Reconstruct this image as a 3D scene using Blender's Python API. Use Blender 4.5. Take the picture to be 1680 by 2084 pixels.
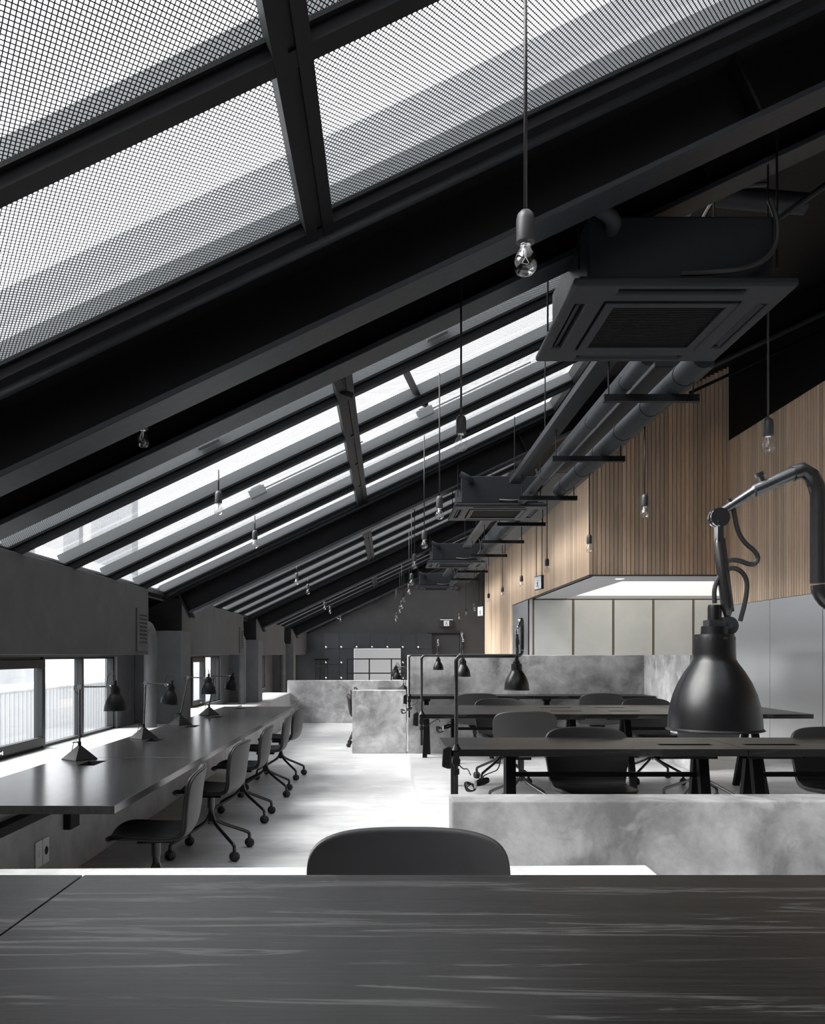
import bpy, bmesh, math, random
from mathutils import Vector, Matrix
random.seed(7)
for o in list(bpy.data.objects):
    bpy.data.objects.remove(o, do_unlink=True)
C = bpy.context.scene.collection
SC = bpy.context.scene
R = math.radians

# ------------------------------------------------------------------ camera, sky, sun, exposure
EYE = 1.26            # lens height above the platform floor (z = 0)
FPX = 1750.0          # focal length in pixels of the 1680 px wide frame
VPX, VPY = 787.0, 1333.0
cam = bpy.data.cameras.new('camera'); cam_o = bpy.data.objects.new('camera', cam); C.objects.link(cam_o)
cam_o.location = (0, 0, EYE); cam_o.rotation_euler = (R(90), 0, 0)
cam.sensor_fit = 'HORIZONTAL'; cam.sensor_width = 36.0; cam.lens = 36.0*FPX/1680.0
cam.shift_x = (840-VPX)/1680.0; cam.shift_y = (VPY-1042)/1680.0
cam.clip_start = 0.05; cam.clip_end = 300
SC.camera = cam_o

W = bpy.data.worlds.new('overcast_sky'); SC.world = W; W.use_nodes = True
bg = W.node_tree.nodes['Background']; bg.inputs[0].default_value = (0.95, 0.975, 1.0, 1); bg.inputs[1].default_value = 0.62
sun = bpy.data.lights.new('sun', 'SUN'); sun.energy = 4.2; sun.angle = R(50); sun.color = (1.0, 0.99, 0.97)
sun_o = bpy.data.objects.new('sun', sun); C.objects.link(sun_o)
sun_o.rotation_euler = (0, R(-42), R(10)); sun_o.location = (-10, 8, 12)
SC.view_settings.view_transform = 'Standard'; SC.view_settings.look = 'None'
SC.view_settings.gamma = 1.0; SC.view_settings.use_curve_mapping = False
SC.view_settings.exposure = 2.45

# ------------------------------------------------------------------ helpers
ORG = {}
def at(px, py, d):
    """pixel of the photo + distance along the view axis -> world point"""
    return Vector(((px-VPX)*d/FPX, d, EYE-(py-VPY)*d/FPX))

class MB:
    def __init__(s): s.v = []; s.f = []
    def add(s, vs, fs):
        b = len(s.v); s.v += [tuple(p) for p in vs]; s.f += [tuple(i+b for i in q) for q in fs]; return s
    def hexa(s, p):   # p: 4 bottom (ccw), 4 top
        return s.add(p, [(3,2,1,0),(4,5,6,7),(0,1,5,4),(1,2,6,5),(2,3,7,6),(3,0,4,7)])
    def box(s, x0, x1, y0, y1, z0, z1):
        return s.hexa([(x0,y0,z0),(x1,y0,z0),(x1,y1,z0),(x0,y1,z0),(x0,y0,z1),(x1,y0,z1),(x1,y1,z1),(x0,y1,z1)])
    def bar(s, a, b, w, h, up=(0,0,1)):
        a = Vector(a); b = Vector(b); t = (b-a).normalized(); up = Vector(up)
        if abs(t.dot(up)) > .98: up = Vector((0,1,0))
        x = t.cross(up).normalized(); y = x.cross(t).normalized()
        q = [(-w/2,-h/2),(w/2,-h/2),(w/2,h/2),(-w/2,h/2)]
        return s.hexa([a+x*i+y*j for i, j in q]+[b+x*i+y*j for i, j in q])
    def prism(s, poly, z0, z1):
        n = len(poly)
        vs = [(x,y,z0) for x,y in poly]+[(x,y,z1) for x,y in poly]
        return s.add(vs, [tuple(range(n-1,-1,-1)), tuple(range(n,2*n))]+[(i,(i+1)%n,n+(i+1)%n,n+i) for i in range(n)])
    def tube(s, path, r, n=8, cap=True, closed=False):
        P = [Vector(p) for p in path]; m = len(P)
        rr = r if isinstance(r, (list, tuple)) else [r]*m
        if closed: T = [(P[(i+1)%m]-P[i-1]).normalized() for i in range(m)]
        else: T = [(P[min(i+1,m-1)]-P[max(i-1,0)]).normalized() for i in range(m)]
        u = Vector((0,0,1)) if abs(T[0].z) < .9 else Vector((1,0,0))
        x = T[0].cross(u).normalized(); vs = []
        for i in range(m):
            x = (x - T[i]*x.dot(T[i])).normalized(); y = T[i].cross(x)
            for k in range(n):
                a = 2*math.pi*k/n; vs.append(P[i]+(x*math.cos(a)+y*math.sin(a))*rr[i])
        fs = []
        for i in range(m if closed else m-1):
            j = (i+1) % m
            for k in range(n): fs.append((i*n+k, i*n+(k+1)%n, j*n+(k+1)%n, j*n+k))
        if cap and not closed: fs += [tuple(range(n-1,-1,-1)), tuple((m-1)*n+k for k in range(n))]
        return s.add(vs, fs)
    def lathe(s, prof, c=(0,0,0), n=24, M=None, cap=False):
        vs = []; m = len(prof)
        for r, z in prof:
            for k in range(n):
                a = 2*math.pi*k/n; p = Vector((r*math.cos(a), r*math.sin(a), z))
                if M is not None: p = M @ p
                vs.append(p+Vector(c))
        fs = [(i*n+k, i*n+(k+1)%n, (i+1)*n+(k+1)%n, (i+1)*n+k) for i in range(m-1) for k in range(n)]
        if cap: fs += [tuple(range(n-1,-1,-1)), tuple((m-1)*n+k for k in range(n))]
        return s.add(vs, fs)
    def cyl(s, a, b, r, n=12): return s.tube([a, b], r, n)
    def slab(s, x0, x1, y0, y1, z0, z1, holes=()):
        xs = sorted({x0,x1}|{h[0] for h in holes}|{h[1] for h in holes}); ys = sorted({y0,y1}|{h[2] for h in holes}|{h[3] for h in holes})
        def inh(i, j):
            if i < 0 or j < 0 or i >= len(xs)-1 or j >= len(ys)-1: return True
            cx = (xs[i]+xs[i+1])/2; cy = (ys[j]+ys[j+1])/2
            return any(h[0] < cx < h[1] and h[2] < cy < h[3] for h in holes)
        nx, ny = len(xs), len(ys); vid = lambda i,j,k: k*nx*ny+j*nx+i
        vs = [(x,y,z) for z in (z0,z1) for y in ys for x in xs]; fs = []
        for j in range(ny-1):
            for i in range(nx-1):
                if inh(i,j): continue
                fs.append((vid(i,j,1),vid(i+1,j,1),vid(i+1,j+1,1),vid(i,j+1,1)))
                fs.append((vid(i,j+1,0),vid(i+1,j+1,0),vid(i+1,j,0),vid(i,j,0)))
                if inh(i,j-1): fs.append((vid(i,j,0),vid(i+1,j,0),vid(i+1,j,1),vid(i,j,1)))
                if inh(i,j+1): fs.append((vid(i+1,j+1,0),vid(i,j+1,0),vid(i,j+1,1),vid(i+1,j+1,1)))
                if inh(i-1,j): fs.append((vid(i,j+1,0),vid(i,j,0),vid(i,j,1),vid(i,j+1,1)))
                if inh(i+1,j): fs.append((vid(i+1,j,0),vid(i+1,j+1,0),vid(i+1,j+1,1),vid(i+1,j,1)))
        return s.add(vs, fs)
    def mesh(s, name, mat, smooth=False, org=(0,0,0)):
        me = bpy.data.meshes.new(name)
        me.from_pydata([(p[0]-org[0],p[1]-org[1],p[2]-org[2]) for p in s.v], [], s.f)
        bm = bmesh.new(); bm.from_mesh(me)
        bmesh.ops.recalc_face_normals(bm, faces=bm.faces); bm.to_mesh(me); bm.free()
        if smooth:
            for p in me.polygons: p.use_smooth = True
        me.materials.append(mat); return me
    def build(s, name, mat, parent=None, smooth=False, bevel=0, kind=None):
        if parent is not None: org = ORG.get(parent.name, (0,0,0))
        else:
            xs = [p[0] for p in s.v]; ys = [p[1] for p in s.v]; zs = [p[2] for p in s.v]
            org = ((min(xs)+max(xs))/2, (min(ys)+max(ys))/2, min(zs))
        o = bpy.data.objects.new(name, s.mesh(name, mat, smooth, org)); C.objects.link(o)
        if parent is not None: o.parent = parent
        else: o.location = org
        ORG[o.name] = org
        if smooth:
            m = o.modifiers.new('edge', 'EDGE_SPLIT'); m.split_angle = R(38)
        if bevel:
            m = o.modifiers.new('bevel', 'BEVEL'); m.width = bevel; m.segments = 2; m.limit_method = 'ANGLE'; m.angle_limit = R(50)
        if kind: o['kind'] = kind
        return o
def tag(o, label=None, cat=None, group=None, kind=None):
    if label: o['label'] = label
    if cat: o['category'] = cat
    if group: o['group'] = group
    if kind: o['kind'] = kind
    return o
def thing(name, label, cat, loc=(0,0,0), rotz=0, group=None, kind=None, rot=None):
    o = bpy.data.objects.new(name, None); C.objects.link(o); o.empty_display_size = .1
    o.location = loc; o.rotation_euler = rot if rot else (0,0,rotz)
    ORG[o.name] = (0,0,0) if (rotz or rot) else tuple(loc)
    return tag(o, label, cat, group, kind)
def copy_tree(o, parent=None):
    c = o.copy(); C.objects.link(c); c.parent = parent
    for ch in [x for x in bpy.data.objects if x.parent == o]: copy_tree(ch, c)
    return c
def arc(c, r, a0, a1, u, v, n=6):
    c = Vector(c); u = Vector(u); v = Vector(v)
    return [c+u*(r*math.cos(R(a0+(a1-a0)*i/n)))+v*(r*math.sin(R(a0+(a1-a0)*i/n))) for i in range(n+1)]
def smoothpath(pts, it=2):
    P = [Vector(p) for p in pts]
    for _ in range(it):
        Q = [P[0]]
        for a, b in zip(P[:-1], P[1:]): Q += [a*.75+b*.25, a*.25+b*.75]
        P = Q+[P[-1]]
    return P

# ------------------------------------------------------------------ materials
def newmat(name):
    m = bpy.data.materials.new(name); m.use_nodes = True
    return m, m.node_tree.nodes, m.node_tree.links, m.node_tree.nodes['Principled BSDF']
def plain(name, col, rough=.5, metal=0.0, spec=.5, emit=None, es=0):
    m, N, L, B = newmat(name)
    B.inputs['Base Color'].default_value = (*col, 1); B.inputs['Roughness'].default_value = rough
    B.inputs['Metallic'].default_value = metal; B.inputs['Specular IOR Level'].default_value = spec
    if emit: B.inputs['Emission Color'].default_value = (*emit,1); B.inputs['Emission Strength'].default_value = es
    # faint unevenness so that nothing is a dead flat colour
    n = N.new('ShaderNodeTexNoise'); n.inputs['Scale'].default_value = 30; n.inputs['Detail'].default_value = 4
    r = N.new('ShaderNodeMapRange'); r.inputs[3].default_value = max(0.02, rough-.06); r.inputs[4].default_value = min(1, rough+.06)
    t = N.new('ShaderNodeTexCoord'); L.new(t.outputs['Object'], n.inputs['Vector'])
    L.new(n.outputs[0], r.inputs[0]); L.new(r.outputs[0], B.inputs['Roughness'])
    return m
def noise(N, L, vec, scale, detail=6, rough=.6, dist=0.0, mp=None):
    if mp:
        k = N.new('ShaderNodeMapping'); k.inputs['Scale'].default_value = mp; L.new(vec, k.inputs['Vector']); vec = k.outputs[0]
    n = N.new('ShaderNodeTexNoise'); n.inputs['Scale'].default_value = scale; n.inputs['Detail'].default_value = detail
    n.inputs['Roughness'].default_value = rough; n.inputs['Distortion'].default_value = dist
    L.new(vec, n.inputs['Vector']); return n.outputs[0]
def ramp(N, L, fac, stops):
    r = N.new('ShaderNodeValToRGB'); e = r.color_ramp.elements
    while len(e) < len(stops): e.new(.5)
    for k, (p, c) in enumerate(stops):
        e[k].position = p; e[k].color = (*(c if isinstance(c, tuple) else (c,c,c)), 1)
    L.new(fac, r.inputs[0]); return r.outputs[0]
def mixc(N, L, fac, a, b, mode='MIX'):
    m = N.new('ShaderNodeMix'); m.data_type = 'RGBA'; m.blend_type = mode
    if isinstance(fac, (int, float)): m.inputs[0].default_value = fac
    else: L.new(fac, m.inputs[0])
    L.new(a, m.inputs[6]); L.new(b, m.inputs[7]); return m.outputs[2]
def bump(N, L, B, h, s, dist=.01):
    b = N.new('ShaderNodeBump'); b.inputs['Strength'].default_value = s; b.inputs['Distance'].default_value = dist
    L.new(h, b.inputs['Height']); L.new(b.outputs[0], B.inputs['Normal'])
def concrete(name, lo, hi, rough=.6, scale=1.3, crack=True, streak=None, bs=.25, tint=(1,1.0,1.01)):
    m, N, L, B = newmat(name); g = N.new('ShaderNodeNewGeometry').outputs['Position']
    f = lambda v: tuple(v*t for t in tint)
    a = ramp(N, L, noise(N, L, g, scale, 9, .62, .4), [(.34, f(lo)), (.50, f((lo+hi)/2)), (.66, f(hi))])
    b = ramp(N, L, noise(N, L, g, scale*5, 8, .7, .2, streak), [(.35, .72), (.6, 1.0)])
    c = mixc(N, L, .75, a, b, 'MULTIPLY')
    d = ramp(N, L, noise(N, L, g, scale*2.2, 4, .5, .8), [(.56, 0.0), (.74, 1.0)])
    w = N.new('ShaderNodeRGB'); w.outputs[0].default_value = (*f(hi*1.2), 1)
    dm = N.new('ShaderNodeRGB'); dm.outputs[0].default_value = (.5,.5,.5,1)
    c = mixc(N, L, mixc(N, L, 1.0, d, dm.outputs[0], 'MULTIPLY'), c, w.outputs[0])
    if crack:
        vo = N.new('ShaderNodeTexVoronoi'); vo.feature = 'DISTANCE_TO_EDGE'; vo.inputs['Scale'].default_value = .9
        ng = N.new('ShaderNodeVectorMath'); ng.operation = 'ADD'; nn = N.new('ShaderNodeTexNoise'); nn.inputs['Scale'].default_value = 5
        L.new(g, nn.inputs['Vector']); L.new(g, ng.inputs[0]); L.new(nn.outputs['Color'], ng.inputs[1]); L.new(ng.outputs[0], vo.inputs['Vector'])
        k = ramp(N, L, vo.outputs['Distance'], [(0.0, .72), (.006, 1.0)])
        msk = ramp(N, L, noise(N, L, g, 1.1, 2), [(.5, 0.0), (.62, 1.0)])
        c = mixc(N, L, mixc(N, L, 1, msk, msk), c, mixc(N, L, 1, c, k, 'MULTIPLY'))
    L.new(c, B.inputs['Base Color']); B.inputs['Roughness'].default_value = rough
    bump(N, L, B, noise(N, L, g, 28, 8, .7), bs)
    return m
M = {}
M['floor'] = concrete('screed_floor', .44, .62, .42, .9, False, (.25, 2.2, 1), .12)
M['conc'] = concrete('cast_concrete', .20, .60, .62, 2.0)
M['conc_light'] = concrete('pale_concrete', .42, .60, .6, 1.2)
M['conc_ledge'] = concrete('ledge_concrete', .30, .46, .5, 1.1, False)
M['plaster'] = concrete('grey_plaster_shaded', .048, .068, .7, 1.0, False, None, .1, (.98,1.01,1.05))  # darker copy for the bulkhead, its shade put into the colour
M['darkwall'] = concrete('charcoal_paint', .018, .026, .6, .8, False, None, .06, (.94,1.0,1.12))
M['blackroof'] = plain('black_roof_paint', (.0028,.0032,.0038), .6, spec=.2)
M['steel_black'] = plain('black_painted_steel', (.0075,.008,.009), .5, spec=.12)
M['steel_grey'] = plain('dark_grey_flange_paint', (.022,.0255,.030), .42, spec=.2)
M['fin'] = plain('weathered_grey_purlin', (.10,.108,.116), .5)
M['flash'] = plain('pale_flashing', (.24,.245,.255), .5)
M['mesh'] = plain('expanded_mesh_steel', (.018,.018,.02), .45, .3, spec=.2)
M['lamp'] = plain('satin_black_lamp', (.004,.0042,.0047), .33, 0, .40)
M['lamp_small'] = plain('matt_black_desk_lamp', (.005,.0052,.0057), .5, spec=.14)
M['pier'] = concrete('pier_plaster_lit', .085, .12, .7, 1.0, False, None, .1, (.98,1.01,1.05))  # lighter copy for wall, piers and downpipes, the light on them put into the colour
M['tube'] = plain('black_lacquer_tube', (.016,.016,.017), .2, 0, .6)
M['chrome'] = plain('chrome', (.75,.76,.78), .12, 1.0)
M['gunmetal'] = plain('gunmetal_arm', (.10,.105,.11), .28, .8)
M['rubber'] = plain('black_rubber', (.010,.010,.011), .5)
M['leather'] = plain('black_leather', (.012,.0125,.0135), .42)
M['shell_back'] = plain('dark_plywood_shell', (.020,.020,.0215), .5)
M['acplastic'] = plain('charcoal_ac_panel', (.0125,.0145,.0175), .5, spec=.2)
M['acgrille'] = plain('dark_ac_grille', (.006,.006,.0065), .6, spec=.2)
M['lagging'] = plain('grey_pipe_lagging', (.018,.0205,.024), .6, spec=.2)
M['duct'] = plain('grey_duct_sheet', (.0115,.0135,.016), .5, spec=.2)
M['frame'] = plain('window_frame_metal', (.02,.021,.023), .45, spec=.2)
M['white'] = plain('white_plastic', (.75,.76,.78), .4)
M['glow_sign'] = plain('sign_white_acrylic', (.55,.57,.6), .4, 0, .5, (.85,.9,1.0), .01)
M['sign_dark'] = plain('sign_dark_print', (.02,.022,.024), .5)
M['brass'] = plain('brass_edge', (.22,.19,.13), .4, .3)
M['cream'] = plain('cream_ceiling', (.80,.76,.68), .6)
M['soffit'] = plain('grey_soffit', (.42,.42,.45), .5)
M['downlight'] = plain('downlight_lens', (.9,.9,.9), .4, 0, .5, (1,.97,.9), 3.0)
M['locker'] = plain('charcoal_locker', (.026,.029,.033), .35)
M['board'] = plain('glossy_white_board', (.35,.36,.37), .08, 0, .8)
M['trimdark'] = plain('dark_bronze_trim', (.06,.05,.045), .5)
M['slot'] = plain('cable_tray_black', (.006,.006,.006), .7)
M['ext'] = plain('exterior_render', (.60,.61,.62), .8)
M['extgrey'] = plain('exterior_grey_concrete', (.45,.46,.475), .8)
M['socket'] = plain('lamp_holder_grey', (.03,.031,.033), .45)
M['filament'] = plain('bulb_glass_stem', (.55,.56,.58), .25)

def glass(name, tint=.96, ior=1.45, extra=0.0, rough=.02):
    m = bpy.data.materials.new(name); m.use_nodes = True; N = m.node_tree.nodes; L = m.node_tree.links
    N.remove(N['Principled BSDF']); out = N['Material Output']
    t = N.new('ShaderNodeBsdfTransparent'); t.inputs[0].default_value = (tint, tint, tint, 1)
    g = N.new('ShaderNodeBsdfGlossy'); g.inputs['Roughness'].default_value = rough
    lw = N.new('ShaderNodeLayerWeight'); lw.inputs[0].default_value = .5
    pw = N.new('ShaderNodeMath'); pw.operation = 'POWER'; pw.inputs[1].default_value = 6.5; L.new(lw.outputs['Facing'], pw.inputs[0])
    f0 = ((ior-1)/(ior+1))**2+extra
    ad = N.new('ShaderNodeMath'); ad.operation = 'MULTIPLY_ADD'; ad.use_clamp = True; ad.inputs[1].default_value = 1-f0; ad.inputs[2].default_value = f0; L.new(pw.outputs[0], ad.inputs[0])
    x = N.new('ShaderNodeMixShader'); L.new(ad.outputs[0], x.inputs[0]); L.new(t.outputs[0], x.inputs[1]); L.new(g.outputs[0], x.inputs[2])
    L.new(x.outputs[0], out.inputs[0]); return m
M['glass'] = glass('clear_glazing')
M['bulb'] = glass('clear_bulb_glass', .93, 1.5, .05, .03)

def black_oak(name, dark, light, ax, rough=.36, k=1.0, sp=.35):
    m, N, L, B = newmat(name); g = N.new('ShaderNodeNewGeometry').outputs['Position']
    sc = (.5, 7, 3) if ax == 'x' else (7, .5, 3)
    sf = (.7, 90, 8) if ax == 'x' else (90, .7, 8)
    big = noise(N, L, g, 2.0, 9, .68, 1.4, sc); fine = noise(N, L, g, 3.0, 4, .6, .1, sf)
    c1 = ramp(N, L, big, [(.40, dark), (.55, dark*1.3), (.60, light), (.64, dark*1.4), (.74, dark), (.78, light)])
    c2 = ramp(N, L, fine, [(.36, 1-.35*k), (.64, 1+.3*k)])
    c = mixc(N, L, 1, c1, c2, 'MULTIPLY'); L.new(c, B.inputs['Base Color'])
    rr = ramp(N, L, fine, [(.3, rough-.06*k), (.7, rough+.08*k)]); L.new(rr, B.inputs['Roughness']); B.inputs['Specular IOR Level'].default_value = sp
    return m
M['oak'] = black_oak('black_stained_oak', .0045, .034, 'x', .32)
M['oak_left'] = black_oak('black_stained_oak_bench_sheen', .028, .040, 'y', .20, .35, .55)  # bright window reflection put into a lighter base colour than the other tables
M['oak_edge'] = plain('black_oak_edge', (.020,.020,.021), .45)

def timber(name, col):
    m, N, L, B = newmat(name); g = N.new('ShaderNodeNewGeometry').outputs['Position']
    oi = N.new('ShaderNodeObjectInfo').outputs['Random']
    base = ramp(N, L, oi, [(0.0, tuple(c*.78 for c in col)), (.35, col), (.7, (col[0]*1.06, col[1]*.98, col[2]*.92)), (1.0, tuple(c*1.18 for c in col))])
    v = N.new('ShaderNodeVectorMath'); v.operation = 'ADD'; L.new(g, v.inputs[0])
    cb = N.new('ShaderNodeCombineXYZ'); mu = N.new('ShaderNodeMath'); mu.operation = 'MULTIPLY'; mu.inputs[1].default_value = 37; L.new(oi, mu.inputs[0])
    L.new(mu.outputs[0], cb.inputs[2]); L.new(cb.outputs[0], v.inputs[1])
    gr = ramp(N, L, noise(N, L, v.outputs[0], 5, 6, .6, .4, (9, 9, .5)), [(.3, .82), (.7, 1.1)])
    L.new(mixc(N, L, 1, base, gr, 'MULTIPLY'), B.inputs['Base Color']); B.inputs['Roughness'].default_value = .55
    return m
M['timber'] = timber('oak_slat', (.68,.525,.39))
M['timber_dark'] = plain('slat_shadow_gap', (.07,.045,.028), .8)

def brushed(name):
    m, N, L, B = newmat(name); g = N.new('ShaderNodeNewGeometry').outputs['Position']
    n = noise(N, L, g, 2, 3, .5, .0, (.06, .06, 70))
    B.inputs['Base Color'].default_value = (.80,.81,.82,1); B.inputs['Metallic'].default_value = 1
    L.new(ramp(N, L, n, [(.3, .29), (.7, .32)]), B.inputs['Roughness'])
    B.inputs['Anisotropic'].default_value = .9; cx = N.new('ShaderNodeCombineXYZ'); cx.inputs[1].default_value = 1.0; L.new(cx.outputs[0], B.inputs['Tangent'])
    return m
M['inox'] = brushed('brushed_stainless')
def frosted(name):
    m, N, L, B = newmat(name); g = N.new('ShaderNodeNewGeometry').outputs['Position']
    L.new(ramp(N, L, noise(N, L, g, 1.5, 3), [(.3, (.56,.58,.57)), (.7, (.66,.67,.65))]), B.inputs['Base Color'])
    B.inputs['Roughness'].default_value = .35; return m
M['frost'] = frosted('frosted_cabinet_glass')
# ------------------------------------------------------------------ room shell
LOW = -.17                       # aisle floor; the platform is z = 0
TH = math.atan(.473); CT, ST = math.cos(TH), math.sin(TH)
RZ = EYE+1.75                    # roof (mesh plane) height at x = 0
ROT = (0, -TH, 0)                # local x runs up the roof slope, local z is the roof normal
XW, XR, XV, YF, YB = -2.61, 4.70, 2.78, 11.8, 24.3   # window wall, steel wall, timber wall, timber fascia, end wall
def roofz(x): return RZ+.473*x
tag(MB().prism([(-2.61,2.83),(.285,2.83),(.285,11.35),(2.6,11.35),(2.6,24.4),(-2.61,24.4)], LOW-.1, LOW).build('floor', M['floor']), kind='structure')
tag(MB().prism([(-2.61,-3),(4.8,-3),(4.8,11.2),(6.9,11.2),(6.9,17.2),(2.6,17.2),(2.6,11.35),(.285,11.35),(.285,2.83),(-2.61,2.83)], LOW-.1, 0).build('floor_platform', M['floor']), kind='structure')

# ceiling: solid roof right of the glazing and between the bays
BAYS = [[-2.38+.93*i for i in range(7)], [4.36+.92*i for i in range(6)], [9.76+.92*i for i in range(6)], [15.16+.92*i for i in range(6)], [20.56+.92*i for i in range(5)]]
S0, S1, S2 = -2.589, -.299, 1.936
ce = thing('ceiling', None, None, (0,0,RZ), kind='structure', rot=ROT)
m = MB().box(S2-.02, 5.6, -3, 24.4, 0, .08); m.build('roof_deck', M['blackroof'], ce)
m = MB()
edges = [-3.0]+[y for b in BAYS for y in (b[0]-.05, b[-1]+.05)]+[24.4]
for a, b in zip(edges[0::2], edges[1::2]): m.box(-3.0, S2, a, b, .0, .08)
m.build('roof_strip', M['blackroof'], ce)
MB().box(-3.1, S0-.02, -3, 24.4, 0, .06).build('eave_board', M['blackroof'], ce)

# window wall, bulkhead, ledge, piers on the left
WIN = [(2.6, 8.33), (9.7, 13.55), (15.1, 18.6), (20.5, 24.1)]
m = MB().box(XW-.12, XW, -3, 24.4, LOW-.1, .55).box(XW-.12, XW, -3, 24.4, 1.245, 1.93)
for a, b in [(-3, 2.6), (8.33, 9.7), (13.55, 15.1), (18.6, 20.5), (24.1, 24.4)]: m.box(XW-.12, XW, a, b, .55, 1.245)
tag(m.build('wall_left', M['pier']), kind='structure')
XB = -2.25
for a, b in [(-3, 2.7), (4.05, 8.12), (9.45, 13.52), (14.85, 18.92), (20.25, 24.3)]:
    tag(MB().box(XW+.002, XB, a, b, EYE+.002, 1.885).build('wall_left_bulkhead', M['plaster'], bevel=.004), kind='structure')
lg = tag(bpy.data.objects.new('trim_1', None), kind='structure'); C.objects.link(lg); ORG[lg.name] = (0,0,0)
lg['label'] = 'cast concrete window ledge running along the left wall'
MB().box(XW, -2.07, 2.0, 12.3, LOW, .548).build('ledge', M['conc_ledge'], lg, bevel=.006)
MB().box(XW, -2.02, 12.302, 18.1, LOW, .47).build('ledge', M['conc_ledge'], lg, bevel=.006)
for k, y in enumerate((8.9, 14.3, 19.7)):
    zb = (.55, .472, LOW)[k]
    o = MB().box(XW+.002, -2.13, y, y+.45, zb, 1.51).build('wall_pier', M['pier'], bevel=.005)
    tag(o, ['grey plastered pier standing on the window ledge behind the desk lamps', 'grey plastered pier at the far end of the long window bench', 'grey plastered pier beside the far concrete wall'][k], 'pier', kind='structure')

# end wall, right walls, rear wall
tag(MB().box(-2.75, 2.9, YB, YB+.1, LOW, 4.5).build('wall_back', M['darkwall']), kind='structure')
tag(MB().box(-2.75, 4.9, -3.1, -3, 0, 5.4).build('wall_rear', M['darkwall']), kind='structure')
UNIT = MB().box(-.5,.5,-.5,.5,0,1).mesh('board', M['timber'])
def board(parent, x0, x1, y0, y1, z0, z1, name='board', me=None):
    o = bpy.data.objects.new(name, me or UNIT); C.objects.link(o); o.parent = parent
    o.location = ((x0+x1)/2, (y0+y1)/2, z0); o.scale = (x1-x0, y1-y0, z1-z0); return o
def shell(name):
    o = bpy.data.objects.new(name, None); C.objects.link(o); o['kind'] = 'structure'; ORG[o.name] = (0,0,0); return o
ZS = 2.36
w1 = shell('wall_right_timber')
MB().box(XV+.02, XV+.12, YF+.021, 18.95, ZS, roofz(XV)+.05).box(XV+.02, XV+.12, 18.95, YB, LOW, roofz(XV)+.05).build('backing', M['timber_dark'], w1)
y = YF; P = .15
while y < YB-.02:
    board(w1, XV, XV+.02, y+.004, min(y+P-.004, YB-.005), ZS if y+P < 18.96 else LOW, roofz(XV)-.01); y += P
wf = shell('wall_fascia_timber')
MB().hexa([(XV+.12,YF+.02,ZS),(XR,YF+.02,ZS),(XR,YF+.12,ZS),(XV+.12,YF+.12,ZS),(XV+.12,YF+.02,roofz(XV+.1)),(XR,YF+.02,roofz(XR)),(XR,YF+.12,roofz(XR)),(XV+.12,YF+.12,roofz(XV+.1))]).build('backing', M['timber_dark'], wf)
x = XV
while x < XR-.01:
    board(wf, x+.002, min(x+.0515, XR-.002), YF, YF+.02, ZS, roofz(x)-.01); x += .0575
wr = shell('wall_right')
MB().box(XR+.02, XR+.12, -3, YF+.1, 0, roofz(XR)+.1).build('backing', M['timber_dark'], wr)
ZT, ZK = 1.94, 4.2
MB().box(XR, XR+.02, -3, YF, ZK, roofz(XR)-.02).build('black_upper_panel', M['blackroof'], wr)
MB().box(XR, XR+.02, -3, 7.9, ZT, ZK).build('timber_panel', M['timber'], wr)
y = 7.9
while y < YF-.01:
    board(wr, XR, XR+.02, y+.003, min(y+.060, YF), ZT, ZK); y += .065
y = YF; k = 0
SP = MB().box(-.5,.5,-.5,.5,0,1).mesh('steel_panel', M['inox'])
while y > -2.9:
    y2 = max(y-1.275, -3); board(wr, XR-.004, XR+.02, y2+.004, y-.004, 0, ZT-.006, 'steel_panel', SP); y = y2
# timber edge trims
tag(MB().box(XV-.006, XV+.03, YF, 18.95, ZS-.018, ZS).box(XV, XR, YF-.006, YF+.03, ZS-.018, ZS).build('trim_2', M['trimdark']), kind='structure')
# pantry recess
rc = shell('wall_recess')
MB().box(XV, 6.9, 17.2, 17.3, 0, ZS).build('rear_panel', M['cream'], rc)
MB().box(6.8, 6.9, YF+.02, 17.2, 0, ZS).build('side_panel', M['soffit'], rc)
MB().box(XR+.14, 6.9, YF, YF+.1, 0, ZS).build('front_panel', M['soffit'], rc)
MB().box(XV+.022, 2.862, 16.85, 17.0, 0, ZS-.004).build('filler_strip', M['frost'], rc)
MB().box(XV-.002, XV+.02, 16.86, 18.95, LOW, ZS-.02).build('steel_jamb', M['inox'], rc)
MB().slab(XV+.03, 6.85, YF+.1, 17.2, ZS, ZS+.06, [(3.52, 6.6, 12.85, 16.83)]).build('soffit_border', M['soffit'], rc)
lp = MB().box(3.5, 6.62, 12.83, 16.84, ZS+.06, ZS+.09)
M['lumi'] = plain('luminous_ceiling_panel', (.8,.77,.7), .6, 0, .5, (1.0,.94,.83), .15)
o = lp.build('light_panel', M['lumi'], rc); o['label'] = 'cream luminous ceiling panel'
o = thing('recessed_downlight', 'small round white downlight in the grey pantry soffit', 'downlight', (3.36, 12.38, ZS-.004))
MB().lathe([(.0,ZS-.004),(.062,ZS-.004),(.062,ZS)], (3.36,12.38,0), 20).build('lens', M['downlight'], o)
MB().lathe([(.062,ZS-.006),(.075,ZS-.006),(.075,ZS),(.062,ZS)], (3.36,12.38,0), 20).build('ring', M['white'], o)
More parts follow.
